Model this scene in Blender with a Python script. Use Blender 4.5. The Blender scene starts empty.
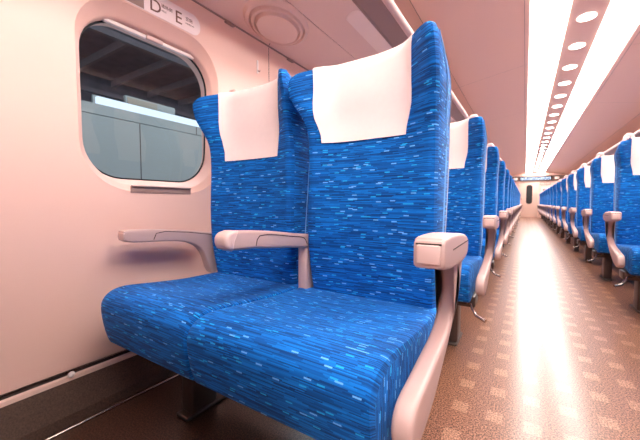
import bpy, bmesh, math, random
from mathutils import Vector, Matrix
random.seed(4)
SC = bpy.context.scene
COL = SC.collection

# ------------------------------------------------------------------ camera
cam_d = bpy.data.cameras.new('camera'); cam = bpy.data.objects.new('camera', cam_d); COL.objects.link(cam)
cam.location = (0, 0, 0.70)
cam_d.sensor_width = 36; cam_d.lens = 18.0; cam_d.clip_start = 0.02
cam.rotation_euler = (math.radians(90 - 3.041), 0, math.radians(32.608))
cam_d.dof.use_dof = True; cam_d.dof.focus_distance = 0.95; cam_d.dof.aperture_fstop = 7.0
SC.camera = cam

# ------------------------------------------------------------------ world, light, exposure
W = bpy.data.worlds.new('world'); SC.world = W; W.use_nodes = True
W.node_tree.nodes['Background'].inputs[0].default_value = (0.55, 0.65, 0.8, 1)
W.node_tree.nodes['Background'].inputs[1].default_value = 1.3
STRIP_POWER = 15.0
SC.view_settings.view_transform = 'Standard'
SC.view_settings.look = 'None'
SC.view_settings.gamma = 1
SC.view_settings.exposure = 0.52

# ------------------------------------------------------------------ materials
def lin(c):
    return tuple((x/255/12.92 if x/255 <= .04045 else ((x/255+.055)/1.055)**2.4) for x in c) + (1,)

def mat(name, col, rough=.5, metal=0., noise=0., nscale=200., bump=0., bscale=400., spec=None, coat=0.):
    m = bpy.data.materials.new(name); m.use_nodes = True
    nt = m.node_tree; b = nt.nodes['Principled BSDF']
    b.inputs['Base Color'].default_value = col if len(col) == 4 else (*col, 1)
    b.inputs['Roughness'].default_value = rough; b.inputs['Metallic'].default_value = metal
    if spec is not None: b.inputs['Specular IOR Level'].default_value = spec
    if coat: b.inputs['Coat Weight'].default_value = coat
    tc = nt.nodes.new('ShaderNodeTexCoord')
    if noise:
        n = nt.nodes.new('ShaderNodeTexNoise'); n.inputs['Scale'].default_value = nscale; n.inputs['Detail'].default_value = 3
        nt.links.new(tc.outputs['Object'], n.inputs['Vector'])
        mx = nt.nodes.new('ShaderNodeMix'); mx.data_type = 'RGBA'
        c = b.inputs['Base Color'].default_value
        mx.inputs[6].default_value = (c[0]*(1-noise), c[1]*(1-noise), c[2]*(1-noise), 1)
        mx.inputs[7].default_value = (min(1, c[0]*(1+noise)), min(1, c[1]*(1+noise)), min(1, c[2]*(1+noise)), 1)
        nt.links.new(n.outputs['Fac'], mx.inputs[0]); nt.links.new(mx.outputs[2], b.inputs['Base Color'])
    if bump:
        n = nt.nodes.new('ShaderNodeTexNoise'); n.inputs['Scale'].default_value = bscale
        nt.links.new(tc.outputs['Object'], n.inputs['Vector'])
        bp = nt.nodes.new('ShaderNodeBump'); bp.inputs['Strength'].default_value = bump; bp.inputs['Distance'].default_value = .001
        nt.links.new(n.outputs['Fac'], bp.inputs['Height']); nt.links.new(bp.outputs['Normal'], b.inputs['Normal'])
    return m

def emit(name, col, strength):
    m = bpy.data.materials.new(name); m.use_nodes = True; nt = m.node_tree
    nt.nodes.remove(nt.nodes['Principled BSDF'])
    e = nt.nodes.new('ShaderNodeEmission'); e.inputs[0].default_value = (*col, 1); e.inputs[1].default_value = strength
    nt.links.new(e.outputs[0], nt.nodes['Material Output'].inputs[0])
    return m

class NT:
    """tiny node helper"""
    def __init__(s, m): s.nt = m.node_tree
    def n(s, t, **k):
        o = s.nt.nodes.new(t)
        for a, v in k.items(): setattr(o, a, v)
        return o
    def l(s, a, b): s.nt.links.new(a, b)
    def m(s, op, a, b=None, c=None):
        o = s.n('ShaderNodeMath', operation=op)
        for i, v in enumerate((a, b, c)):
            if v is None: continue
            if isinstance(v, (int, float)): o.inputs[i].default_value = v
            else: s.l(v, o.inputs[i])
        return o.outputs[0]
    def mix(s, f, a, b):
        o = s.n('ShaderNodeMix', data_type='RGBA')
        for i, v in ((0, f), (6, a), (7, b)):
            if isinstance(v, (int, float)): o.inputs[i].default_value = v
            elif isinstance(v, tuple): o.inputs[i].default_value = v
            else: s.l(v, o.inputs[i])
        return o.outputs[2]

def fabric(name):
    m = bpy.data.materials.new(name); m.use_nodes = True
    b = m.node_tree.nodes['Principled BSDF']; h = NT(m)
    uv = h.n('ShaderNodeUVMap'); uv.uv_map = 'UVMap'
    sp = h.n('ShaderNodeSeparateXYZ'); h.l(uv.outputs[0], sp.inputs[0])
    u, v = sp.outputs[0], sp.outputs[1]
    def cells(pu, pv, seed):
        row = h.m('FLOOR', h.m('DIVIDE', v, pv))
        wr = h.n('ShaderNodeTexWhiteNoise', noise_dimensions='1D'); h.l(h.m('ADD', row, seed), wr.inputs['W'])
        cu = h.m('FLOOR', h.m('ADD', h.m('DIVIDE', u, pu), h.m('MULTIPLY', wr.outputs['Value'], 17.)))
        cv = h.n('ShaderNodeCombineXYZ'); h.l(cu, cv.inputs[0]); h.l(row, cv.inputs[1]); cv.inputs[2].default_value = seed
        w = h.n('ShaderNodeTexWhiteNoise', noise_dimensions='3D'); h.l(cv.outputs[0], w.inputs['Vector'])
        return w
    a = cells(.055, .0022, 3.)      # long fine woven threads
    c = cells(.016, .0030, 9.)      # short pale dashes
    base = h.n('ShaderNodeValToRGB'); r = base.color_ramp
    r.elements[0].position = 0; r.elements[0].color = FAB[0]
    r.elements[1].position = 1; r.elements[1].color = FAB[2]
    e = r.elements.new(.55); e.color = FAB[1]
    h.l(a.outputs['Value'], base.inputs[0])
    dash = h.m('GREATER_THAN', c.outputs['Value'], .958)
    sc = h.n('ShaderNodeSeparateXYZ'); h.l(c.outputs['Color'], sc.inputs[0])
    dcol = h.mix(h.m('GREATER_THAN', sc.outputs[1], .55), FAB[3], FAB[4])
    h.l(h.mix(dash, base.outputs[0], dcol), b.inputs['Base Color'])
    b.inputs['Roughness'].default_value = .85
    b.inputs['Specular IOR Level'].default_value = .25
    b.inputs['Sheen Weight'].default_value = .12; b.inputs['Sheen Roughness'].default_value = .4
    b.inputs['Sheen Tint'].default_value = (.45, .7, 1, 1)
    bp = h.n('ShaderNodeBump'); bp.inputs['Strength'].default_value = .25; bp.inputs['Distance'].default_value = .0008
    h.l(a.outputs['Value'], bp.inputs['Height']); h.l(bp.outputs['Normal'], b.inputs['Normal'])
    return m
FAB = [(.0008, .040, .17, 1), (.001, .105, .41, 1), (.0015, .185, .66, 1), (.012, .36, .78, 1), (.13, .42, .88, 1)]

def floor_mat(name, squares):
    m = bpy.data.materials.new(name); m.use_nodes = True
    b = m.node_tree.nodes['Principled BSDF']; h = NT(m)
    tc = h.n('ShaderNodeTexCoord'); sp = h.n('ShaderNodeSeparateXYZ'); h.l(tc.outputs['Object'], sp.inputs[0])
    n1 = h.n('ShaderNodeTexNoise'); n1.inputs['Scale'].default_value = 210; n1.inputs['Detail'].default_value = 2; h.l(tc.outputs['Object'], n1.inputs['Vector'])
    rp = h.n('ShaderNodeValToRGB'); h.l(n1.outputs['Fac'], rp.inputs[0])
    rp.color_ramp.elements[0].position = .40; rp.color_ramp.elements[0].color = (.055, .022, .012, 1)
    rp.color_ramp.elements[1].position = .62; rp.color_ramp.elements[1].color = (.37, .165, .098, 1)
    col = rp.outputs[0]
    if squares:
        def cell(c, off, pit, half):
            d = h.m('ABSOLUTE', h.m('SUBTRACT', h.m('FRACT', h.m('DIVIDE', h.m('SUBTRACT', c, off), pit)), .5))
            return h.m('LESS_THAN', d, half/pit)
        sx = cell(sp.outputs[0], -.168 - .0518, .1035, .024)
        sy = cell(sp.outputs[1], 1.161 - .082, .164, .030)
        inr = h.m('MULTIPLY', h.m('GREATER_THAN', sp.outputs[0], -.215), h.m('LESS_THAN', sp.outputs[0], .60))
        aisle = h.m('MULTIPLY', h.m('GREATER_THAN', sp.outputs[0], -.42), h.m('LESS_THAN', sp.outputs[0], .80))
        col = h.mix(aisle, h.mix(.80, col, (.030, .016, .011, 1)), col)  # shade under the seat rows put into the floor colour
        f = h.m('MULTIPLY', h.m('MULTIPLY', h.m('MULTIPLY', sx, sy), inr), .42)
        rp2 = h.n('ShaderNodeValToRGB'); h.l(n1.outputs['Fac'], rp2.inputs[0])
        rp2.color_ramp.elements[0].position = .38; rp2.color_ramp.elements[0].color = (.20, .095, .055, 1)
        rp2.color_ramp.elements[1].position = .60; rp2.color_ramp.elements[1].color = (.62, .35, .23, 1)
        col = h.mix(f, col, rp2.outputs[0])
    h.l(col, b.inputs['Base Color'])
    b.inputs['Roughness'].default_value = .38; b.inputs['Specular IOR Level'].default_value = .18
    b.inputs['Coat Weight'].default_value = .38; b.inputs['Coat Roughness'].default_value = .18
    n2 = h.n('ShaderNodeTexNoise'); n2.inputs['Scale'].default_value = 160; h.l(tc.outputs['Object'], n2.inputs['Vector'])
    bp = h.n('ShaderNodeBump'); bp.inputs['Strength'].default_value = .12; bp.inputs['Distance'].default_value = .0006
    h.l(n2.outputs['Fac'], bp.inputs['Height']); h.l(bp.outputs['Normal'], b.inputs['Normal'])
    return m

M = dict(
    fabric=fabric('blue_moquette'),
    edge_highlight=mat('edge_highlight', (.16, .40, .80), .7),
    shell=mat('seat_shell', (.42, .44, .52), .5, noise=.05),
    cloth=mat('headrest_cloth', (.93, .77, .73), .9, noise=.03, nscale=60, bump=.15, bscale=900),
    plastic=mat('pink_grey_plastic', (.55, .37, .335), .42, noise=.05, nscale=900, bump=.1, bscale=1500),
    plastic2=mat('pale_plastic', (.70, .49, .45), .45, noise=.04, nscale=900),
    groove=mat('groove', (.05, .03, .025), .8, noise=.1),
    metal=mat('seat_metal', (.12, .09, .08), .4, .7, noise=.1),
    steel=mat('steel', (.55, .48, .45), .25, 1., noise=.05),
    darkmetal=mat('dark_metal', (.05, .04, .04), .5, .3, noise=.1),
    wall=mat('wall_panel', (.84, .535, .45), .42, noise=.02, nscale=500, bump=.12, bscale=900),
    bevel=mat('window_surround', (.78, .48, .40), .45, noise=.02, nscale=500),
    ceil=mat('ceiling_panel', (.86, .56, .465), .5, noise=.02, nscale=600, bump=.08, bscale=900),
    rack=mat('rack_panel', (.80, .54, .46), .45, noise=.02, nscale=500),
    rackdark=mat('rack_trim', (.34, .21, .18), .5, noise=.04),
    duct=mat('duct_covering', (.075, .040, .027), .8, noise=.95, nscale=230),
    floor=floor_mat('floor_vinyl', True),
    white=mat('white_plastic', (.88, .76, .72), .4, noise=.02),
    lens=mat('rack_lens', (.93, .70, .61), .4, noise=.02),
    label=mat('label_white', (.90, .74, .72), .5, noise=.01),
    ink=mat('ink_brown', (.18, .08, .06), .7, noise=.05),
    gasket=mat('rubber', (.008, .008, .01), .6, noise=.1),
    door=mat('door_panel', (.72, .48, .40), .45, noise=.02),
    headd=mat('header_trim', (.18, .11, .09), .5, noise=.05),
    strip=emit('light_diffuser', (1.0, .925, .87), STRIP_POWER),
    spot=emit('downlight_lens', (1.0, .93, .88), 8.0),
    outwall=None, canopy=mat('canopy_steel', (.20, .20, .22), .8, noise=.4, nscale=3),
    canopy2=mat('canopy_beam', (.26, .25, .26), .7, noise=.2, nscale=5),
    outlight=emit('platform_tube', (.62, .78, 1.0), 1.15),
    outsign=mat('sign_beige', (.30, .27, .20), .6, noise=.1),
    outground=mat('platform_ground', (.4, .4, .4), .8, noise=.2, nscale=20),
)
M['outwall'] = mat('platform_screen', (.30, .33, .30), .5, noise=.06, nscale=2)

def glass_mat():
    m = bpy.data.materials.new('window_glass'); m.use_nodes = True; h = NT(m)
    m.node_tree.nodes.remove(m.node_tree.nodes['Principled BSDF'])
    t = h.n('ShaderNodeBsdfTransparent'); t.inputs[0].default_value = (.86, .90, .93, 1)
    g = h.n('ShaderNodeBsdfGlossy'); g.inputs['Roughness'].default_value = .015; g.inputs[0].default_value = (1, 1, 1, 1)
    f = h.n('ShaderNodeFresnel'); f.inputs[0].default_value = 1.5
    mx = h.n('ShaderNodeMixShader'); h.l(h.m('MULTIPLY', f.outputs[0], .9), mx.inputs[0]); h.l(t.outputs[0], mx.inputs[1]); h.l(g.outputs[0], mx.inputs[2])
    h.l(mx.outputs[0], m.node_tree.nodes['Material Output'].inputs[0])
    return m
M['glass'] = glass_mat()

def screen_mat():
    m = bpy.data.materials.new('led_screen'); m.use_nodes = True; h = NT(m)
    m.node_tree.nodes.remove(m.node_tree.nodes['Principled BSDF'])
    tc = h.n('ShaderNodeTexCoord')
    mp = h.n('ShaderNodeMapping'); mp.inputs['Scale'].default_value = (14, 1, 16); h.l(tc.outputs['Object'], mp.inputs[0])
    n = h.n('ShaderNodeTexNoise'); n.inputs['Scale'].default_value = 1.0; h.l(mp.outputs[0], n.inputs['Vector'])
    r = h.n('ShaderNodeValToRGB'); h.l(n.outputs['Fac'], r.inputs[0])
    r.color_ramp.elements[0].position = .38; r.color_ramp.elements[0].color = (.12, .20, .42, 1)
    r.color_ramp.elements[1].position = .56; r.color_ramp.elements[1].color = (.75, .85, 1, 1)
    e = h.n('ShaderNodeEmission'); e.inputs[1].default_value = 1.0; h.l(r.outputs[0], e.inputs[0])
    h.l(e.outputs[0], m.node_tree.nodes['Material Output'].inputs[0]); return m
M['screen'] = screen_mat()

# ------------------------------------------------------------------ mesh helpers
def link(name, me, m, parent=None, smooth=True, auto=True):
    o = bpy.data.objects.new(name, me); COL.objects.link(o)
    if m is not None: me.materials.append(M[m])
    if smooth:
        for p in me.polygons: p.use_smooth = True
        if auto: me.set_sharp_from_angle(angle=math.radians(38))
    if parent is not None: o.parent = parent
    return o

def mesh(name, V, F, UV=None, fix=True):
    me = bpy.data.meshes.new(name); me.from_pydata([tuple(v) for v in V], [], F)
    if UV is not None:
        lay = me.uv_layers.new(name='UVMap')
        for p in me.polygons:
            fuv = UV[p.index]
            for k, li in enumerate(p.loop_indices): lay.data[li].uv = fuv[k]
    if fix:
        bm = bmesh.new(); bm.from_mesh(me)
        bmesh.ops.recalc_face_normals(bm, faces=bm.faces); bm.to_mesh(me); bm.free()
    me.update(); return me

def bmdone(name, bm, m, parent=None, smooth=True):
    bmesh.ops.recalc_face_normals(bm, faces=bm.faces)
    me = bpy.data.meshes.new(name); bm.to_mesh(me); bm.free()
    return link(name, me, m, parent, smooth)

def box_bm(bm, x0, x1, y0, y1, z0, z1, bev=0., seg=3):
    r = bmesh.ops.create_cube(bm, size=1)
    vs = r['verts']
    for v in vs:
        v.co = Vector(((x0+x1)/2 + v.co.x*(x1-x0), (y0+y1)/2 + v.co.y*(y1-y0), (z0+z1)/2 + v.co.z*(z1-z0)))
    if bev:
        es = list({e for v in vs for e in v.link_edges})
        bmesh.ops.bevel(bm, geom=es, offset=bev, segments=seg, affect='EDGES', profile=.5)

def box(name, x0, x1, y0, y1, z0, z1, m, parent=None, bev=0., seg=3):
    bm = bmesh.new(); box_bm(bm, x0, x1, y0, y1, z0, z1, bev, seg); return bmdone(name, bm, m, parent)

def prism(name, prof, c0, c1, m, parent=None, bev=0., seg=3):
    """profile in (a,z) extruded along x from c0 to c1"""
    bm = bmesh.new(); n = len(prof)
    A = [bm.verts.new((c0, a, z)) for a, z in prof]; B = [bm.verts.new((c1, a, z)) for a, z in prof]
    f0 = bm.faces.new(A); f1 = bm.faces.new(B[::-1])
    for i in range(n): bm.faces.new((A[i], B[i], B[(i+1) % n], A[(i+1) % n]))
    bmesh.ops.recalc_face_normals(bm, faces=bm.faces)
    if bev:
        es = list(f0.edges) + list(f1.edges)
        bmesh.ops.bevel(bm, geom=es, offset=bev, segments=seg, affect='EDGES', profile=.5)
    return bmdone(name, bm, m, parent)

def tube(name, pts, r, m, parent=None, n=8):
    bm = bmesh.new(); rings = []
    P = [Vector(p) for p in pts]
    for i, p in enumerate(P):
        t = (P[min(i+1, len(P)-1)] - P[max(i-1, 0)]).normalized()
        u = t.cross(Vector((0, 0, 1)));
        if u.length < .01: u = t.cross(Vector((1, 0, 0)))
        u.normalize(); w = t.cross(u)
        rr = r[i] if isinstance(r, (list, tuple)) else r
        rings.append([bm.verts.new(p + (u*math.cos(2*math.pi*k/n) + w*math.sin(2*math.pi*k/n))*rr) for k in range(n)])
    for a, b in zip(rings, rings[1:]):
        for k in range(n): bm.faces.new((a[k], a[(k+1) % n], b[(k+1) % n], b[k]))
    bm.faces.new(rings[0]); bm.faces.new(rings[-1][::-1])
    return bmdone(name, bm, m, parent)

def smooth_curve(pts, k=6, closed=True):
    out = []; n = len(pts); rng = n if closed else n-1
    for i in range(rng):
        p0, p1, p2, p3 = [pts[(i+j) % n] if closed else pts[max(0, min(n-1, i+j))] for j in (-1, 0, 1, 2)]
        for s in range(k):
            t = s/k
            out.append(tuple(.5*((2*p1[q]) + (-p0[q]+p2[q])*t + (2*p0[q]-5*p1[q]+4*p2[q]-p3[q])*t*t + (-p0[q]+3*p1[q]-3*p2[q]+p3[q])*t**3) for q in range(len(p1))))
    if not closed: out.append(tuple(pts[-1]))
    return out

def interp(tab, x):
    if x <= tab[0][0]: return tab[0][1]
    for (x0, y0), (x1, y1) in zip(tab, tab[1:]):
        if x <= x1:
            t = (x-x0)/(x1-x0); return y0 + (y1-y0)*t
    return tab[-1][1]
def smooth_tab(tab): return [tuple(p) for p in smooth_curve(tab, 6, closed=False)]
def sstep(a, b, x):
    t = max(0., min(1., (x-a)/(b-a))); return t*t*(3-2*t)

def empty(name, loc, label, cat, group=None):
    o = bpy.data.objects.new(name, None); COL.objects.link(o); o.location = loc; o.empty_display_size = .1
    o['label'] = label; o['category'] = cat
    if group: o['group'] = group
    return o
def tag(o, label, cat, group=None):
    o['label'] = label; o['category'] = cat
    if group: o['group'] = group
    return o
def struct(o): o['kind'] = 'structure'; return o
def copy_tree(o, parent=None):
    c = o.copy(); COL.objects.link(c)
    if parent is not None: c.parent = parent
    for ch in list(o.children): copy_tree(ch, c)
    return c
ORD = ['nearest', 'second', 'third', 'fourth', 'fifth', 'sixth', 'seventh', 'eighth', 'ninth', 'tenth', 'eleventh', 'twelfth', 'thirteenth',
       'fourteenth', 'fifteenth', 'sixteenth', 'seventeenth', 'eighteenth', 'nineteenth', 'twentieth', 'twenty-first', 'twenty-second',
       'twenty-third', 'twenty-fourth', 'twenty-fifth', 'twenty-sixth', 'twenty-seventh', 'twenty-eighth', 'twenty-ninth', 'thirtieth', 'thirty-first', 'thirty-second', 'thirty-third']

# ------------------------------------------------------------------ the carriage
A0, A1 = -2.878, 18.962
CL, CR, CC = -1.25, 2.002, .376          # window walls and the centre line of the carriage
WTOP = 1.585

def rr_ring(hw, z0, z1, r, n=10):
    """rounded rectangle around y=0, points (y,z)"""
    out = []
    for cx, cz, a0 in ((hw-r, z1-r, 0), (-hw+r, z1-r, 90), (-hw+r, z0+r, 180), (hw-r, z0+r, 270)):
        for k in range(n+1):
            t = math.radians(a0 + 90*k/n); out.append((cx + r*math.cos(t), cz + r*math.sin(t)))
    return out

def side_wall(side):
    cx = CL if side < 0 else CR
    V, F = [], []
    ring = rr_ring(.2890, .745, 1.432, .170); n = len(ring)
    z0, z1, hw, zc = .145, WTOP, .52, 1.085
    rect = []
    for y, z in ring:
        dy, dz = y, z-zc
        t = min(hw/abs(dy) if dy else 9e9, ((z1-zc) if dz > 0 else (zc-z0))/abs(dz) if dz else 9e9)
        rect.append([dy*t, zc+dz*t])
    for cy, cz in ((hw, z1), (-hw, z1), (-hw, z0), (hw, z0)):
        i = min(range(n), key=lambda i: (rect[i][0]-cy)**2 + (rect[i][1]-cz)**2); rect[i] = [cy, cz]
    for k in range(-3, 18):
        yc = .762 + 1.04*k; b = len(V)
        V += [(cx, yc+y, z) for y, z in ring] + [(cx, yc+y, z) for y, z in rect]
        F += [(b+i, b+(i+1) % n, b+n+(i+1) % n, b+n+i) for i in range(n)]
    me = mesh('wall', V, F, fix=False)
    struct(link('wall_left' if side < 0 else 'wall_right', me, 'wall', smooth=False))

side_wall(-1); side_wall(1)

def window_proto(side):
    """surround ring, gasket, pane, blind bar; origin on wall plane at the window centre"""
    s = side
    def dx(d): return d*s          # d = depth outwards
    rings = [(0, .2890, .745, 1.432, .170), (.003, .287, .747, 1.429, .168), (.019, .2735, .766, 1.384, .157), (.022, .2705, .769, 1.377, .153), (.027, .2690, .772, 1.374, .152),
             (.094, .2640, .797, 1.366, .145)]
    V, F = [], []
    for d, hw, z0, z1, r in rings: V += [(dx(d), y, z) for y, z in rr_ring(hw, z0, z1, r)]
    n = len(rr_ring(1, 0, 3, .1))
    for k in range(len(rings)-1):
        F += [(k*n+i, k*n+(i+1) % n, (k+1)*n+(i+1) % n, (k+1)*n+i) for i in range(n)]
    fr = link('window', mesh('window_surround', V, F), 'bevel')
    struct(fr)
    V, F = [], []
    for d, hw, z0, z1, r in ((-.003, .2665, .793, 1.371, .1475), (-.003, .2605, .799, 1.364, .142), (.002, .2605, .799, 1.364, .142)):
        V += [(dx(d + .088 - .036*(z-.777)/.596), y, z) for y, z in rr_ring(hw, z0, z1, r)]
    for k in range(2): F += [(k*n+i, k*n+(i+1) % n, (k+1)*n+(i+1) % n, (k+1)*n+i) for i in range(n)]
    link('gasket', mesh('gasket', V, F), 'gasket', fr)
    V = [(dx(.088 - .036*(z-.777)/.596), y, z) for y, z in rr_ring(.2655, .794, 1.370, .1465)]
    link('pane', mesh('pane', V, [tuple(range(n))]), 'glass', fr, smooth=False)
    a, b = sorted((dx(.034), dx(.050)))
    box('blind_bar', a, b, -.185, .185, 1.352, 1.366, 'white', fr, .003)
    h = box('blind_handle', *sorted((dx(.026), dx(.044))), -.034, .034, 1.350, 1.366, 'plastic2', fr, .004)
    return fr

nwin = 0
for side in (-1, 1):
    p = window_proto(side)
    for k in range(-3, 18):
        o = p if k == -3 else copy_tree(p)
        nwin += 1; o.name = 'window_%d' % nwin
        o.location = (CL if side < 0 else CR, .762 + 1.04*k, 0)

# floor, wall-side duct, base trims
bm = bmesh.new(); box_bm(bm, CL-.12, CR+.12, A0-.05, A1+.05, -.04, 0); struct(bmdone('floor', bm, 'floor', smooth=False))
for side in (-1, 1):
    cx = CL if side < 0 else CR
    nm = 'left' if side < 0 else 'right'
    prof = [(0, 0), (0, .145), (.018, .135), (.024, .118), (.045, .06), (.055, 0)]
    # recessed dark joint, pale ledge, covered duct
    def run(name, pts, m):
        bm = bmesh.new(); s = -side
        A = [bm.verts.new((cx + s*x, A0, z)) for x, z in pts]; B = [bm.verts.new((cx + s*x, A1, z)) for x, z in pts]
        for i in range(len(pts)-1): bm.faces.new((A[i], A[i+1], B[i+1], B[i]))
        bm.faces.new(A); bm.faces.new(B[::-1])
        return bmdone(name, bm, m, smooth=False)
    struct(run('trim_1' if side < 0 else 'trim_2', [(-.02, .10), (-.02, .150), (.000, .150), (.000, .145), (-.004, .144), (-.004, .134), (.0, .10)], 'groove'))
    struct(run('baseboard_' + nm, [(-.02, .10), (-.006, .133), (.008, .130), (.010, .118), (.0, .10)], 'rack'))
    struct(run('trim_3' if side < 0 else 'trim_4', [(-.02, 0), (-.02, .117), (.010, .117), (.055, .03), (.060, 0)], 'duct'))
    # metal rail let into the floor below the seats
    struct(box('trim_5' if side < 0 else 'trim_6', cx + .085*(-side) - .006, cx + .085*(-side) + .006, A0, A1, .0, .009, 'steel', bev=.004))

# luggage racks ------------------------------------------------------------
def rack(side):
    s = -side; cx = CL if side < 0 else CR
    nm = 'left' if side < 0 else 'right'
    t = empty('luggage_rack', (cx, 0, WTOP), '', 'luggage rack')
    t['label'] = ('long pinkish luggage rack above the window with a round vent underneath' if side < 0 else
                  'long luggage rack above the right-hand rows of seats')
    def run(name, pts, m, a0=A0+.002, a1=A1-.002, closed=True):
        bm = bmesh.new()
        A = [bm.verts.new((s*x, a0, z-WTOP)) for x, z in pts]; B = [bm.verts.new((s*x, a1, z-WTOP)) for x, z in pts]
        n = len(pts)
        for i in range(n if closed else n-1): bm.faces.new((A[i], A[(i+1) % n], B[(i+1) % n], B[i]))
        if closed: bm.faces.new(A); bm.faces.new(B[::-1])
        return bmdone(name, bm, m, t)
    zz = lambda x: WTOP + .25*x          # sloping underside
    run('underside_panel', [(.004, zz(.004)), (.272, zz(.272)), (.272, zz(.272)+.03), (.004, zz(.004)+.03)], 'rack')
    run('outer_panel', [(.276, zz(.276)), (.494, zz(.494)), (.494, zz(.494)+.03), (.276, zz(.276)+.03)], 'rack')
    run('seam', [(.270, zz(.270)+.004), (.278, zz(.278)+.004), (.278, zz(.278)+.02), (.270, zz(.270)+.02)], 'groove')
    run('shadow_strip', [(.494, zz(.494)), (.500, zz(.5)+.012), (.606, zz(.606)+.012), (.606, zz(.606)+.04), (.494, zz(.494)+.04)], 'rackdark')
    pts = [(.618 + .022*math.cos(q), 1.752 + .022*math.sin(q)) for q in [2*math.pi*k/14 for k in range(14)]]
    run('front_rail', pts, 'plastic2')
    run('top_tray', [(.002, 1.64), (.60, 1.775), (.60, 1.785), (.002, 1.65)], 'rackdark')
    run('joint', [(.0005, WTOP-.003), (.008, WTOP-.001), (.008, WTOP+.004), (.0005, WTOP+.004)], 'rackdark')
    if True:
        sl = math.atan(.25)
        for k in range(20):
            a = 1.84 - 4.16 + 1.04*k   # reading-light lens of each row, vents between
            # pale long lens
            if k % 1 == 0:
                bm = bmesh.new()
                L, w, n = .29, .038, 10
                ring = [(w*math.cos(math.radians(q)), L-w + w*math.sin(math.radians(q))) for q in range(0, 181, 18)] + \
                       [(-w*math.cos(math.radians(q)), -L+w - w*math.sin(math.radians(q))) for q in range(0, 181, 18)]
                c0 = .450
                lo = [bm.verts.new((s*(c0+x), a+.96-.96+.0 + y, zz(c0+x)-WTOP-.0035)) for x, y in ring]
                hi = [bm.verts.new((s*(c0+x*1.12), a + y*1.02, zz(c0+x*1.12)-WTOP+.001)) for x, y in ring]
                bm.faces.new(lo)
                for i in range(len(lo)): bm.faces.new((lo[i], lo[(i+1) % len(lo)], hi[(i+1) % len(hi)], hi[i]))
                o = bmdone('lens', bm, 'lens', t)
        # vents
    def vent(a, c0=.152):
        bm = bmesh.new(); rings = []
        for r, d in ((.138, .0), (.130, -.016), (.119, -.020), (.115, -.002), (.112, -.004), (.107, -.026), (.099, -.029), (.095, -.008), (.092, -.010), (.086, -.036), (.03, -.040)):
            rings.append([bm.verts.new((s*(c0 + .90*r*math.cos(q)), a + 1.55*r*math.sin(q), zz(c0 + .90*r*math.cos(q))-WTOP+d)) for q in [2*math.pi*k/40 for k in range(40)]])
        for A, B in zip(rings, rings[1:]):
            for k in range(40): bm.faces.new((A[k], A[(k+1) % 40], B[(k+1) % 40], B[k]))
        bm.faces.new(rings[-1])
        return bmdone('round_vent', bm, 'rack', t)
    for k in range(5): vent(1.315 + 4.16*k)
    return t
rackL = rack(-1); rackR = rack(1)

# ceiling ------------------------------------------------------------------
Lc0, Lc1 = .004, .250                      # left luminous strip (mirrored on CC for the other)
ZC = 2.20
def ceil_prof():
    # from wall above the rack to the luminous strip
    return smooth_curve([(CL, WTOP), (CL+.01, 1.80), (-1.12, 1.955), (-.85, 2.045), (-.50, 2.115), (-.20, 2.165), (-.012, 2.195)], 5, closed=False)
pr = ceil_prof()
V, F = [], []
for sgn in (0, 1):
    b = len(V); P = pr if not sgn else [(2*CC-x, z) for x, z in pr]
    for x, z in P: V += [(x, A0, z), (x, A1, z)]
    F += [(b+2*i, b+2*i+1, b+2*i+3, b+2*i+2) for i in range(len(P)-1)]
    # return up beside the luminous strip
    x = P[-1][0]; b = len(V); x2 = x + (.010 if not sgn else -.010)
    V += [(x, A0, 2.195), (x, A1, 2.195), (x2, A1, 2.203), (x2, A0, 2.203), (x2, A1, 2.24), (x2, A0, 2.24)]
    F += [(b, b+1, b+2, b+3), (b+3, b+2, b+4, b+5)]
struct(link('ceiling', mesh('ceiling', V, F, fix=False), 'ceil'))
# middle strip of the ceiling between the luminous strips
struct(box('trim_7', Lc1+.004, 2*CC-Lc1-.004, A0, A1, ZC, ZC+.03, 'ceil'))
struct(box('trim_8', CL, 2*CC-CL, A0, A1, 2.24, 2.26, 'rackdark'))
# panel joints
def joint_line(name, side, pts_idx=None):
    return None
jn = 9
for sgn in (0, 1):
    P = [(x, z-.0015) for x, z in pr if x > -1.2]
    if sgn: P = [(2*CC-x, z) for x, z in P]
    for k in range(11):
        a = .02 + 2.08*k - 2.08 if not sgn else .02 + 2.08*k - 2.08
        V, F = [], []
        for x, z in P: V += [(x, a-.0018, z), (x, a+.0018, z)]
        F = [(2*i, 2*i+1, 2*i+3, 2*i+2) for i in range(len(P)-1)]
        struct(link('trim_%d' % jn, mesh('joint', V, F, fix=False), 'rackdark')); jn += 1
    for xx in (-.70, -.045):
        z = interp(pr, xx)-.002; x = xx if not sgn else 2*CC-xx
        struct(box('trim_%d' % jn, x-.0018, x+.0018, A0, A1, z-.0005, z+.003, 'rackdark')); jn += 1

for sgn in (0, 1):
    x0, x1 = (Lc0, Lc1) if not sgn else (2*CC-Lc1, 2*CC-Lc0)
    o = box('ceiling_light', x0, x1, A0+.01, A1-.05, ZC-.007, ZC+.02, 'strip', bev=.005)
    tag(o, ('long glowing white ceiling strip, the wider-looking one left of the round downlights' if not sgn else
            'long glowing white ceiling strip right of the round downlights'), 'ceiling light', 'luminous ceiling strips')
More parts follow.
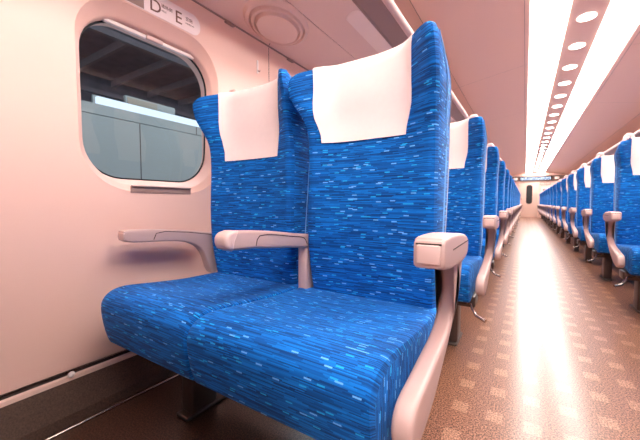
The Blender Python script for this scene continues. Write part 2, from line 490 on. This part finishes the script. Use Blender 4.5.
# downlights
bm = bmesh.new()
bmesh.ops.create_cone(bm, cap_ends=True, segments=28, radius1=.062, radius2=.058, depth=.006)
first = bmdone('downlight', bm, 'spot')
nspot = 0
for k in range(0, 32):
    a = 1.13 + .568*k
    if a > A1 - .3: break
    if k == 0: o = first
    else: o = first.copy(); COL.objects.link(o)
    o.location = (CC, a, ZC-.003)
    j = k - 4
    over = ('fourth', 'third', 'second', 'first')[min(k, 3)]
    tag(o, ('round white downlight in the ceiling, %s from the top of the photo' % ORD[j].replace('nearest', 'first')) if j >= 0 else
        'round white downlight overhead, %s one back from the topmost in the photo' % over, 'downlight', 'round downlights along the ceiling centre')

# end walls, header, door ---------------------------------------------------
pe = [(x, z) for x, z in pr] + [(2*CC-x, z) for x, z in pr[::-1]]
def gable(name, a):
    V = [(CL, a, 0), (CR, a, 0)] + [(x, a, z) for x, z in [(2*CC-x, z) for x, z in pr]][0:] + [(x, a, z) for x, z in pr[::-1]]
    struct(link(name, mesh(name, V, [tuple(range(len(V)))], fix=False), 'wall', smooth=False))
gable('wall_front', A1); gable('wall_back', A0)
d = struct(box('door_1', -.229, .515, A1-.035, A1-.005, .003, 1.775, 'door', bev=.004))
V = [(.165+y, A1-.030, z) for y, z in rr_ring(.135, .645, 1.60, .12)] + [(.165+y, A1-.040, z) for y, z in rr_ring(.135, .645, 1.60, .12)] + [(.165+y, A1-.040, z) for y, z in rr_ring(.118, .665, 1.58, .105)]
n = len(V)//3
link('window_frame', mesh('window_frame', V, [(k*n+i, k*n+(i+1) % n, (k+1)*n+(i+1) % n, (k+1)*n+i) for k in (0, 1) for i in range(n)]), 'rackdark', d, smooth=False)
V = [(.165+y, A1-.038, z) for y, z in rr_ring(.119, .664, 1.581, .105)]
link('pane', mesh('pane', V, [tuple(range(n))]), 'gasket', d, smooth=False)
box('door_handle', -.17, -.145, A1-.06, A1-.034, .85, 1.15, 'steel', d, .005)
struct(box('trim_%d' % jn, -.27, -.232, A1-.06, A1-.002, .0, 1.78, 'ceil')); jn += 1
struct(box('trim_%d' % jn, .518, .556, A1-.06, A1-.002, .0, 1.78, 'ceil')); jn += 1
struct(box('trim_%d' % jn, CL+.25, CR-.25, A1-.10, A1-.002, 1.785, 2.02, 'headd', bev=.01)); jn += 1
t = empty('information_display', (.40, A1-.11, 1.84), 'glowing bluish-white message display on the dark header above the end door', 'display')
box('housing', -.66, .66, -.02, .008, -.055, .155, 'darkmetal', t, .006)
box('screen', -.62, .60, -.026, -.018, -.02, .115, 'screen', t)
for x, nm in ((-.44, 'left'), (1.24, 'right')):
    o = box('indicator_lamp', x-.09, x+.09, A1-.125, A1-.10, 1.83, 1.95, 'white', bev=.02)
    tag(o, 'small pale indicator panel on the dark header %s of the message display' % nm, 'indicator', 'indicator panels on the header')
for k, (x0, x1, z0, z1, mm) in enumerate(((.62, .78, 1.58, 1.70, 'rack'), (.84, .99, 1.58, 1.70, 'rack'), (.66, 1.02, 1.20, 1.46, 'label'), (.70, .86, 1.28, 1.40, 'rackdark'))):
    lab = ['small framed notice left of its twin, on the end wall by the door', 'small framed notice right of its twin, nearer the right seats',
           'larger pale poster on the end wall below the small notices', 'dark picture patch in the middle of the pale poster']
    yy = A1-.012 if k != 3 else A1-.018
    if k == 3:
        box('picture', x0, x1, yy-.003, yy, z0, z1, mm, poster)
    else:
        o = box('notice' if k < 2 else 'poster', x0, x1, yy, A1-.004, z0, z1, mm, bev=.002); tag(o, lab[k], 'notice' if k < 2 else 'poster')
        if k == 2: poster = o
        else: box('frame', x0-.012, x1+.012, yy+.002, A1-.003, z0-.012, z1+.012, 'headd', o)

# wall fittings -------------------------------------------------------------
# panel joint on the wall and rack underside beyond the window
struct(box('trim_%d' % jn, CL-.001, CL+.0008, 1.412, 1.4145, .15, WTOP-.006, 'groove')); jn += 1
bm = bmesh.new()
struct(tube('trim_%d' % jn, [(CL+.012, 1.405, WTOP+.0015), (CL+.10, 1.345, WTOP+.0235)], .0014, 'groove')); jn += 1
# small dark clips at the joint
for k, a in enumerate((1.12, 1.60)):
    o = box('rack_bracket', CL+.002, CL+.020, a-.028, a+.028, WTOP-.016, WTOP-.007, 'rackdark', bev=.003)
    tag(o, ['small dark bracket under the rack beside the upper right of the window', 'small dark bracket under the rack above the window seat headrest'][k], 'bracket', 'dark brackets under the rack')
t = empty('coat_hook', (CL, 1.32, 1.44), 'small pale coat hook on the wall between window and headrest', 'coat hook')
box('plate', .0005, .004, -.006, .006, -.035, .035, 'white', t, .0015)
tube('hook', [(.004, 0, -.02), (.016, 0, -.030), (.020, 0, -.022)], .0025, 'plastic', t)
# slot below the window
t = empty('sill_hook', (CL, .760, .752), 'narrow dark recessed pull slot just below the window', 'sill slot')
box('slot', .0006, .003, -.128, .128, -.014, .012, 'rackdark', t, .001)
box('lip', .0006, .012, -.126, .126, .010, .0155, 'plastic', t, .002)
# round cap at the wall base
bm = bmesh.new(); bmesh.ops.create_uvsphere(bm, u_segments=20, v_segments=12, radius=.0105)
bmesh.ops.transform(bm, matrix=Matrix.Diagonal((.7, 1, 1, 1)), verts=bm.verts)
o = bmdone('wall_button', bm, 'white'); o.location = (CL+.013, .421, .138)
tag(o, 'small round pale cap on the ledge at the foot of the wall', 'cap')

# seat letter label above the window
def text(name, s, size, loc, m, parent, bold=0., sx=1.):
    c = bpy.data.curves.new('t', 'FONT'); c.body = s; c.size = size; c.extrude = .0002; c.offset = bold
    tmp = bpy.data.objects.new('t', c); COL.objects.link(tmp)
    bpy.context.view_layer.update()
    me = bpy.data.meshes.new_from_object(tmp.evaluated_get(bpy.context.evaluated_depsgraph_get()))
    bpy.data.objects.remove(tmp)
    # text x -> +y (reads along the aisle seen from inside), text y -> z, facing +x
    for v in me.vertices: v.co = Vector((v.co.z, v.co.x*sx, v.co.y))
    o = link(name, me, m, parent, smooth=False); o.location = loc
    return o
t = empty('seat_letter_sign', (CL+.0008, .768, 1.481), 'pale rounded label with seat letters D and E above the window', 'sign')
V = [(.0, y, z) for y, z in rr_ring(.188, -.044, .044, .042)]
V += [(.002, y, z) for y, z in rr_ring(.187, -.043, .043, .041)]
n = len(V)//2
link('plate', mesh('plate', V, [tuple(range(n)), tuple(range(n, 2*n))] + [(i, (i+1) % n, n+(i+1) % n, n+i) for i in range(n)]), 'label', t, smooth=False)
box('dark_square', .0022, .003, -.150, -.066, -.041, .041, 'rackdark', t, .0003)
text('letter_d', 'D', .068, (.0026, -.046, -.030), 'ink', t, .0002)
text('letter_e', 'E', .070, (.0026, .062, -.027), 'ink', t, .0002)
text('aisle_caption', '通路側', .0165, (.0026, .003, .002), 'ink', t)
text('aisle_word', 'AISLE', .009, (.0026, .004, -.014), 'ink', t)
text('window_caption', '窓側', .0175, (.0026, .112, .002), 'ink', t)
text('window_word', 'WINDOW', .009, (.0026, .112, -.014), 'ink', t)

# ------------------------------------------------------------------ outside the window
struct(box('trim_%d' % jn, -16, CL-.9, -12, 26, -1.0, -.9, 'outground')); jn += 1
t = empty('platform_screen', (-4.05, 2, -.9), 'grey-green panelled platform wall seen through the window', 'platform wall')
box('lower_panel', 0, .06, -9, 20, 0, 2.568, 'outwall', t)
box('upper_panel', 0, .06, -9, 20, 2.576, 2.69, 'outwall', t)
for k in range(-4, 8): box('panel_seam', .058, .0615, .148+k*1.6, .158+k*1.6, 0, 2.568, 'groove', t)
for k in range(-4, 8): box('panel_seam', .058, .0615, .95+k*1.6, .96+k*1.6, 2.576, 2.69, 'groove', t)
t = empty('fluorescent_band', (-4.10, 2, .95+.85), 'bright bluish-white light band on top of the platform wall outside', 'light band')
box('diffuser', 0, .06, -.28, 16, .0, .092, 'outlight', t, .01)
box('back_plate', -.03, 0, -.30, 16, .0, .11, 'outwall', t)
t = empty('station_sign', (-4.2, 2.32, 1.90), 'small beige signboard above the light band outside the window', 'sign')
box('board', 0, .05, -.22, .16, .0, .105, 'outsign', t, .004)
box('frame', -.01, .045, -.24, .42, -.008, .12, 'outwall', t, .006)
t = empty('station_canopy', (-8, 2, 5.2), 'dark steel station canopy with beams seen through the window', 'canopy')
box('roof', -5, 7.0, -12, 22, 0, .15, 'canopy', t)
box('back_wall', -5.1, -5, -12, 22, -6.1, .1, 'canopy', t)
for k in range(-7, 14):
    a = k*1.35
    box('rafter', -5, 6.8, a-.05, a+.05, -.22, 0, 'canopy2', t)
    tube('strut', [(-.4, a, -.2), (1.2, a+.55, -1.25)], .035, 'canopy2', t, 6)
for x, z in ((1.2, -1.25), (1.2, -.95), (3.2, -.30), (-.4, -.30), (-1.8, -1.5), (5.0, -.35)):
    box('beam', x-.06, x+.06, -12, 22, z-.07, z+.05, 'canopy2', t)
for x, y in ((-3.0, 0), (-3.0, 6)):  # unseen area lamps added to brighten the platform wall
    l = bpy.data.lights.new('outside_fill_lamp', 'AREA'); l.shape = 'RECTANGLE'; l.size = .2; l.size_y = 9; l.energy = 70; l.color = (.85, .92, 1.0)
    o = bpy.data.objects.new('outside_fill_lamp', l); COL.objects.link(o); o.location = (x, y, 3.4)
    o.rotation_euler = (0, math.radians(-20), 0)
    tag(o, 'unseen fill lamp added over the platform outside', 'lamp', 'added fill lamps outside')

# ------------------------------------------------------------------ seats
AF = .53                     # armrest front (row 0)
def backrest_mesh(w, lean=0., sway=0.):
    """local: x centred, y = position along the carriage (row 0 absolute), z absolute"""
    w2 = w/2
    tf = smooth_tab([(.33, .915), (.42, .905), (.55, .888), (.70, .888), (.85, .905), (.95, .918), (1.05, .915), (1.155, .925)])
    tr = smooth_tab([(.33, .965), (.42, .995), (.60, 1.035), (.85, 1.075), (1.0, 1.070), (1.10, 1.035), (1.155, 1.0)])
    tb = smooth_tab([(.33, .006), (.55, .010), (.75, .016), (.88, .030), (.97, .058), (1.06, .092), (1.12, .112), (1.155, .112)])
    tw = smooth_tab([(.33, -.012), (.5, .0), (.85, .0), (.95, .001), (1.02, .012), (1.08, .022), (1.155, .016)])
    zs = [.33, .37, .41, .45, .50, .56, .62, .68, .74, .80, .85, .89, .93, .96, .99, 1.02, 1.05, 1.075, 1.10, 1.12, 1.135]
    N = 29; r = .022
    us = []
    for i in range(N):
        t = -1 + 2*i/(N-1); us.append(math.copysign(1-(1-abs(t))**1.35, t))
    V = []; rows = []; vv = 0
    def row(z, shrink=0., zz=None):
        hw = w2 + interp(tw, z) - shrink
        fr, bk = [], []
        for t in us:
            u = t*hw; au = abs(u)
            e = max(0, (au-(hw-r))/r); rd = r*(1-math.sqrt(max(0, 1-min(1, e)**2)))
            bol = interp(tb, z)*(.62*sstep(.50, .98, au/hw) + .38*min(1, au/hw)**2.0)
            dip = .006*(1-(u/hw)**2)
            yf = interp(tf, z) - bol + rd + dip + shrink
            yb = interp(tr, z) - .018*(au/hw)**4 - rd*.8 - shrink
            # wings thin out behind
            yb -= (.03*sstep(.9, 1.05, z) + .10*sstep(1.04, 1.16, z))*sstep(.62, 1, au/hw)
            if yb < yf + .01: yb = yf + .01
            zt = zz if zz is not None else z
            zt2 = zt - (.022*sstep(.60, 1.0, au/hw) - lean*t*abs(t) + .006)*sstep(.9, 1.15, z)
            u += sway*sstep(.97, 1.10, z)
            fr.append((u, yf, zt2)); bk.append((u, yb, zt2))
        return fr, bk
    R = [row(z) for z in zs]
    for k, (sh, dz) in enumerate(((.002, .010), (.006, .016), (.012, .021), (.020, .023))): R.append(row(1.155, sh, 1.135+dz))
    V, F, UV = [], [], []
    vz = [z for z in zs] + [1.145, 1.152, 1.16, 1.17]
    for fr, bk in R: V += fr + bk
    n = N
    uoff = random.random()*3
    for j in range(len(R)-1):
        b0, b1 = j*2*n, (j+1)*2*n
        for i in range(n-1):
            F.append((b0+i, b0+i+1, b1+i+1, b1+i)); UV.append([(V[b0+i][0]+uoff, vz[j]), (V[b0+i+1][0]+uoff, vz[j]), (V[b1+i+1][0]+uoff, vz[j+1]), (V[b1+i][0]+uoff, vz[j+1])])
            F.append((b0+n+i, b1+n+i, b1+n+i+1, b0+n+i+1)); UV.append([(V[b0+n+i][0], vz[j]), (V[b1+n+i][0], vz[j+1]), (V[b1+n+i+1][0], vz[j+1]), (V[b0+n+i+1][0], vz[j])])
        for i in (0, n-1):
            f = (b0+i, b1+i, b1+n+i, b0+n+i); F.append(f)
            UV.append([((V[q][1])*1.0+uoff, vz[j] if q < b1 else vz[j+1]) for q in f])
    b = (len(R)-1)*2*n
    for i in range(n-1):
        F.append((b+i, b+i+1, b+n+i+1, b+n+i)); UV.append([(V[q][0]+uoff, 1.17+V[q][1]-V[b+i][1]) for q in (b+i, b+i+1, b+n+i+1, b+n+i)])
    F.append(tuple(range(n)) + tuple(range(2*n-1, n-1, -1))); UV.append([(0, 0)]*2*n)
    return mesh('backrest', V, F, UV), (us, row, zs, tw)

def cloth_mesh(w, geo, off=0., low=0.):
    us, row, zs, tw = geo
    w2 = w/2
    path = []
    # front going up
    zl = [.895-low, .92-low*.6, .95, .98, 1.01, 1.04, 1.07, 1.10, 1.12, 1.135]
    NU = 17
    V, F = [], []
    def sample(fr, u):
        for p, q in zip(fr, fr[1:]):
            if p[0] <= u <= q[0]:
                t = (u-p[0])/(q[0]-p[0]); return tuple(p[k]+(q[k]-p[k])*t for k in range(3))
        return fr[-1]
    rows_ = []
    for z in zl:
        fr, bk = row(z); hw = .136 + .018*sstep(.90-low, 1.0, z)
        rows_.append([sample(fr, off + hw*(-1+2*i/(NU-1))) for i in range(NU)])
        rows_[-1] = [(x, y-.0045 + .0015*math.sin(x*37+z*11), zz) for x, y, zz in rows_[-1]]
    fr, bk = row(1.155, .012, 1.156)
    hw = .155
    A = [sample(fr, off + hw*(-1+2*i/(NU-1))) for i in range(NU)]; B = [sample(bk, off + hw*(-1+2*i/(NU-1))) for i in range(NU)]
    for t, up in ((-.06, .000), (.04, .007), (.15, .0095), (.5, .0095), (.85, .0095), (.97, .006), (1.06, -.006)):
        rows_.append([(a[0], a[1]+(b_[1]-a[1])*t - (.002 if t < 0 else 0), a[2]-.001+up) for a, b_ in zip(A, B)])
    for z in (1.12, 1.08, 1.04, .99):
        fr, bk = row(z); rows_.append([(p[0], p[1]+.006, p[2]) for p in [sample(bk, off + hw*(-1+2*i/(NU-1))) for i in range(NU)]])
    for r_ in rows_: V += r_
    for j in range(len(rows_)-1):
        for i in range(NU-1): F.append((j*NU+i, j*NU+i+1, (j+1)*NU+i+1, (j+1)*NU+i))
    me = mesh('headrest_cloth', V, F, fix=False)
    bm = bmesh.new(); bm.from_mesh(me)
    bmesh.ops.recalc_face_normals(bm, faces=bm.faces)
    bmesh.ops.solidify(bm, geom=bm.faces[:], thickness=.0016)
    bm.to_mesh(me); bm.free()
    return me

def cushion_mesh(x0, x1, Rl, Rr, crown=0.):
    """seat cushion between x0 and x1; Rl, Rr plan corner radius at the front on either edge"""
    prof = smooth_curve([(.955, .392), (.93, .405), (.86, .408), (.75, .411), (.64, .420), (.55, .428), (.50, .428), (.468, .418), (.450, .396), (.447, .365), (.455, .31), (.466, .272)], 4, closed=False)
    prof += [(.478, .262), (.52, .268), (.60, .275), (.80, .285), (.955, .30)]
    w = x1-x0; xc = (x0+x1)/2; hw = w/2
    ts = [0, .012, .03, .06, .10, .15, .22, .31, .40, .5, .60, .69, .78, .85, .90, .94, .97, .988, 1]
    arc = [0.]
    for p, q in zip(prof, prof[1:]): arc.append(arc[-1] + math.dist(p, q))
    V, F, UV = [], [], []
    m = len(prof); uo = random.random()*4
    for t in ts:
        x = x0 + w*t; dl, dr = x-x0, x1-x
        d, R = (dl, Rl) if dl < dr else (dr, Rr)
        pull = R*(1-math.sqrt(max(0, 1-max(0, 1-d/R)**2))) if R > 0 else 0
        re = .016 if R < .04 else .045                # edge roll-off
        roll = re*(1-math.sqrt(max(0, 1-max(0, 1-d/re)**2)))*.8
        for a, z in prof:
            front = sstep(.62, .45, a); top = sstep(.33, .40, z)
            aa = a + pull*front
            zz = z - roll*top + crown*top*(1-((x-xc)/hw)**2) - .008*top*math.cos((x-xc)/hw*math.pi/2)*sstep(.5, .7, a)
            if z < .30: zz += roll*.5
            V.append((x, aa, zz))
    for i in range(len(ts)-1):
        for k in range(m-1):
            F.append((i*m+k, (i+1)*m+k, (i+1)*m+k+1, i*m+k+1))
            UV.append([(V[i*m+k][0]+uo, arc[k]), (V[(i+1)*m+k][0]+uo, arc[k]), (V[(i+1)*m+k][0]+uo, arc[k+1]), (V[i*m+k][0]+uo, arc[k+1])])
        F.append((i*m, i*m+m-1, (i+1)*m+m-1, (i+1)*m)); UV.append([(0, 0)]*4)
    for i, s in ((0, -1), (len(ts)-1, 1)):
        # sides split in quads top to bottom so the weave turns down the side
        top = [k for k in range(m) if prof[k][1] > .36]
        F.append(tuple(range(i*m, i*m+m)))
        UV.append([(V[i*m+k][0]+uo + s*(.43-V[i*m+k][2]), V[i*m+k][1]) for k in range(m)])
    return mesh('cushion', V, F, UV)

def aisle_arm(xc, parent, inward):
    """end armrest with its swept side panel; inward = -1 when the seat lies at smaller x"""
    h = .0255
    a = bpy.data.objects.new('aisle_armrest', None)
    prof = [(.530, .600), (.530, .632), (.536, .640), (.55, .644), (.64, .643), (.74, .634), (.775, .624), (.785, .610), (.78, .592), (.75, .580), (.68, .578), (.60, .583), (.548, .590), (.535, .593)]
    o = prism('armrest', smooth_curve(prof, 2), xc-h, xc+h, 'plastic', parent, .007, 4)
    box('end_flap', xc-.0185, xc+.0185, .5265, .534, .600, .632, 'plastic2', o, .0025)
    box('flap_gap', xc-.0205, xc+.0205, .5285, .534, .6315, .6345, 'groove', o)
    s = -inward
    xo = xc + s*h
    box('side_gap', *sorted((xo-s*.001, xo+s*.0006)), .60, .775, .6165, .6185, 'groove', o)
    P = [(.655, .600), (.700, .575), (.735, .535), (.748, .490), (.738, .450), (.700, .420), (.62, .402), (.56, .390), (.505, .380), (.480, .360), (.474, .33), (.484, .306), (.512, .296), (.57, .306), (.64, .330), (.71, .375), (.748, .43), (.766, .49), (.772, .55), (.785, .600)]
    sp_ = prism('side_panel', smooth_curve(P, 3), *((xc-.022, xc+.015) if inward < 0 else (xc-.015, xc+.022)), 'plastic', parent, .010, 4)
    for v in sp_.data.vertices: v.co.x += inward*.020*(1-sstep(.34, .56, v.co.z))

def mid_arm(xc, parent):
    h = .0225
    prof = [(.538, .592), (.536, .612), (.548, .624), (.60, .627), (.72, .617), (.84, .600), (.93, .590), (.95, .57), (.93, .548), (.86, .552), (.76, .562), (.64, .575), (.58, .578), (.545, .582)]
    o = prism('armrest', smooth_curve(prof, 2), xc-h, xc+h, 'plastic', parent, .008, 4)
    prism('front_cap', smooth_curve([(.5365, .592), (.5345, .612), (.547, .6255), (.580, .6288), (.568, .600), (.563, .579), (.551, .581)], 2), xc-h-.0008, xc+h+.0008, 'plastic2', o, .008, 4)
    Q = [(.655, .609), (.70, .609), (.80, .595), (.865, .584), (.885, .560)]
    Q = smooth_curve(Q, 4, closed=False)
    for s in (-1, 1):
        tube('panel_groove', [(xc+s*(h+.0002), .640, .582), (xc+s*(h+.0002), .645, .600)] + [(xc+s*(h+.0002), a, z) for a, z in Q], .0013, 'groove', o, 6)
    box('arm_post', xc-.019, xc+.019, .885, .945, .38, .575, 'plastic', parent, .008)

def window_arm(xc, parent, s):
    h = .021
    prof = [(.552, .572), (.552, .598), (.565, .606), (.65, .604), (.78, .592), (.90, .574), (.96, .560), (.955, .52), (.955, .43), (.925, .39), (.90, .42), (.885, .465), (.858, .510), (.81, .538), (.74, .552), (.65, .558), (.585, .562)]
    o = prism('window_armrest', smooth_curve(prof, 2), xc-h, xc+h, 'plastic', parent, .006, 3)
    box('end_cap', xc-h*.98, xc+h*.98, .5515, .578, .572, .6005, 'plastic2', o, .004)
    x = xc + s*(h+.0002)
    tube('panel_groove', [(x, .655, .566), (x, .665, .588), (x, .70, .593), (x, .80, .582), (x, .90, .566), (x, .95, .556)], .0014, 'groove', o, 6)

def make_seat(name, label, cat, group, centres, widths, bounds, arm_aisle, mids, arm_win, side, origin):
    """side -1: aisle lies at larger x. All shapes written in carriage coordinates of row 0, then moved into the thing's own frame."""
    root = empty(name, (0, 0, 0), label, cat, group)
    for i, (xc, w) in enumerate(zip(centres, widths)):
        me, geo = backrest_mesh(w, (.024, .012)[i] if side < 0 else .0, (-.012, .0)[i] if side < 0 else 0.)
        b = link('backrest', me, 'fabric', root); b.location = (xc, 0, 0)
        cl = link('headrest_cloth', cloth_mesh(w, geo, -.020 if i == 0 and side < 0 else 0, .025 if i and side < 0 else 0), 'cloth', b)
        # pale shell behind with tray table
        us, row, zs, tw = geo
        V, F = [], []; zl = [z for z in zs if .40 < z]
        for z in zl:
            fr, bk = row(z); n = len(bk)
            V += [(x*1.006, y+.004, q) for x, y, q in bk]
        # wrap the shell edge round the sides
        for j in range(len(zl)-1):
            for k in range(n-1): F.append((j*n+k, j*n+k+1, (j+1)*n+k+1, (j+1)*n+k))
        me2 = mesh('shell', V, F, fix=False)
        bm = bmesh.new(); bm.from_mesh(me2); bmesh.ops.recalc_face_normals(bm, faces=bm.faces)
        r_ = bmesh.ops.solidify(bm, geom=bm.faces[:], thickness=.018); bm.to_mesh(me2); bm.free()
        link('back_shell', me2, 'shell', b)
        # light-blue line up both edges, painting ceiling light caught on the fabric
        for s in (-1, 1):
            pts = []
            for z in zs:
                fr, bk = row(z); p = fr[-1] if s > 0 else fr[0]; q = bk[-1] if s > 0 else bk[0]
                pts.append((p[0]+s*.0008, (p[1]*.35+q[1]*.65), p[2]))
            tube('edge_highlight', pts, .0024, 'edge_highlight', b, 5)
        # grab handle on the shoulder
        sx = 1 if (side < 0) == (i == 0) else -1
        if i == 0 or i == len(centres)-1:
            sx = (-side if i == 0 else side)
            zt = 1.170 if i == 0 or side > 0 else 1.158; dxx = 0 if i == 0 else sx*.028
            tube('grab_handle', [(dxx+sx*.128, .985, zt-.04), (dxx+sx*.130, .985, zt+.008), (dxx+sx*.138, .985, zt+.019), (dxx+sx*.158, .985, zt+.019), (dxx+sx*.170, .985, zt+.006), (dxx+sx*.174, .985, zt-.05)], [.010, .012, .013, .013, .012, .010], 'plastic2', b, 10)
    for i, (x0, x1) in enumerate(bounds):
        last = i == len(bounds)-1
        if side < 0: Rl, Rr = (.075 if last else .012), (.012)
        else: Rl, Rr = .012, (.075 if last else .012)
        c = link('seat_cushion', cushion_mesh(x0, x1, Rl, Rr, .004), 'fabric', root)
        xe = x1 if side < 0 else x0
    # seat pan
    xs = [b for q in bounds for b in q]; xa, xb = min(xs), max(xs)
    box('seat_pan', xa+.05, xb-.02 if side < 0 else xb-.05, .53, .95, .235, .275, 'darkmetal', root, .006)
    aisle_arm(arm_aisle, root, side)
    for m_ in mids: mid_arm(m_, root)
    window_arm(arm_win, root, -side)
    # pedestal legs and foot rails
    lx = (xb-.10, xa+.22) if side < 0 else (xa+.10, xb-.22)
    for x in lx:
        bm = bmesh.new(); box_bm(bm, x-.028, x+.028, .62, .72, .012, .24, .008)
        o = bmdone('leg', bm, 'metal', root)
        box('foot', x-.030, x+.030, .60, .78, .0005, .014, 'metal', root, .005)
    box('cross_beam', min(lx), max(lx), .64, .70, .20, .235, 'darkmetal', root, .005)
    # turning mechanism and pedal at the aisle end
    e = xb if side < 0 else xa; s = -side
    box('mechanism', *sorted((e-s*.09, e+s*.005)), .60, .72, .205, .258, 'metal', root, .008)
    px = e + s*.03
    tube('foot_pedal', [(e-s*.05, .60, .235), (e-s*.012, .595, .225), (e-s*.004, .59, .205), (e+s*.015, .575, .180), (e+s*.055, .555, .168)], [.006, .006, .006, .0065, .009], 'steel', root, 8)
    for ch in root.children:
        ch.location = Vector(ch.location) - Vector((origin, .75, 0))
    root.location = (origin, .75, 0)
    return root

PITCH = 1.04
dbl = make_seat('double_seat', '', 'train seat', 'double seats along the left side', (-.408, -.897), (.418, .430), ((-.662, -.190), (-1.135, -.664)),
                -.130, (-.640,), -1.163, -1, -.64)
tri = make_seat('triple_seat', '', 'train seat', 'triple seats along the right side', (.765, 1.225, 1.685), (.412,)*3, ((.552, .994), (.996, 1.454), (1.456, 1.91)),
                .487, (.995, 1.455), 1.945, 1, 1.22)
for k in range(-2, 17):
    o = dbl if k == 0 else copy_tree(dbl)
    o.location.y = .75 + PITCH*k - (.02 if k < 0 else 0)
    if k < 0:
        o['label'] = 'blue double train seat behind the camera, %s row back, outside the photo' % ('first', 'second')[-k-1]; continue
    o['label'] = ('large blue double train seat filling the foreground, with white headrest cloths' if k == 0 else
                  'blue double train seat left of the aisle, %s row counting from the camera' % (ORD[k] if k < 16 else 'farthest'))
for k in range(-4, 15):
    o = tri if k == 0 else copy_tree(tri)
    o.location.y = .75 + 2.17 + PITCH*k
    if k < 0:
        o['label'] = 'blue triple train seat right of the aisle, %s row nearer than the photo shows' % ('first', 'second', 'third', 'fourth')[-k-1]; continue
    o['label'] = ('blue triple train seat right of the aisle, cut by the right edge of the photo' if k == 0 else
                  'blue triple train seat right of the aisle, %s row counting from the camera' % (ORD[k] if k < 14 else 'farthest'))
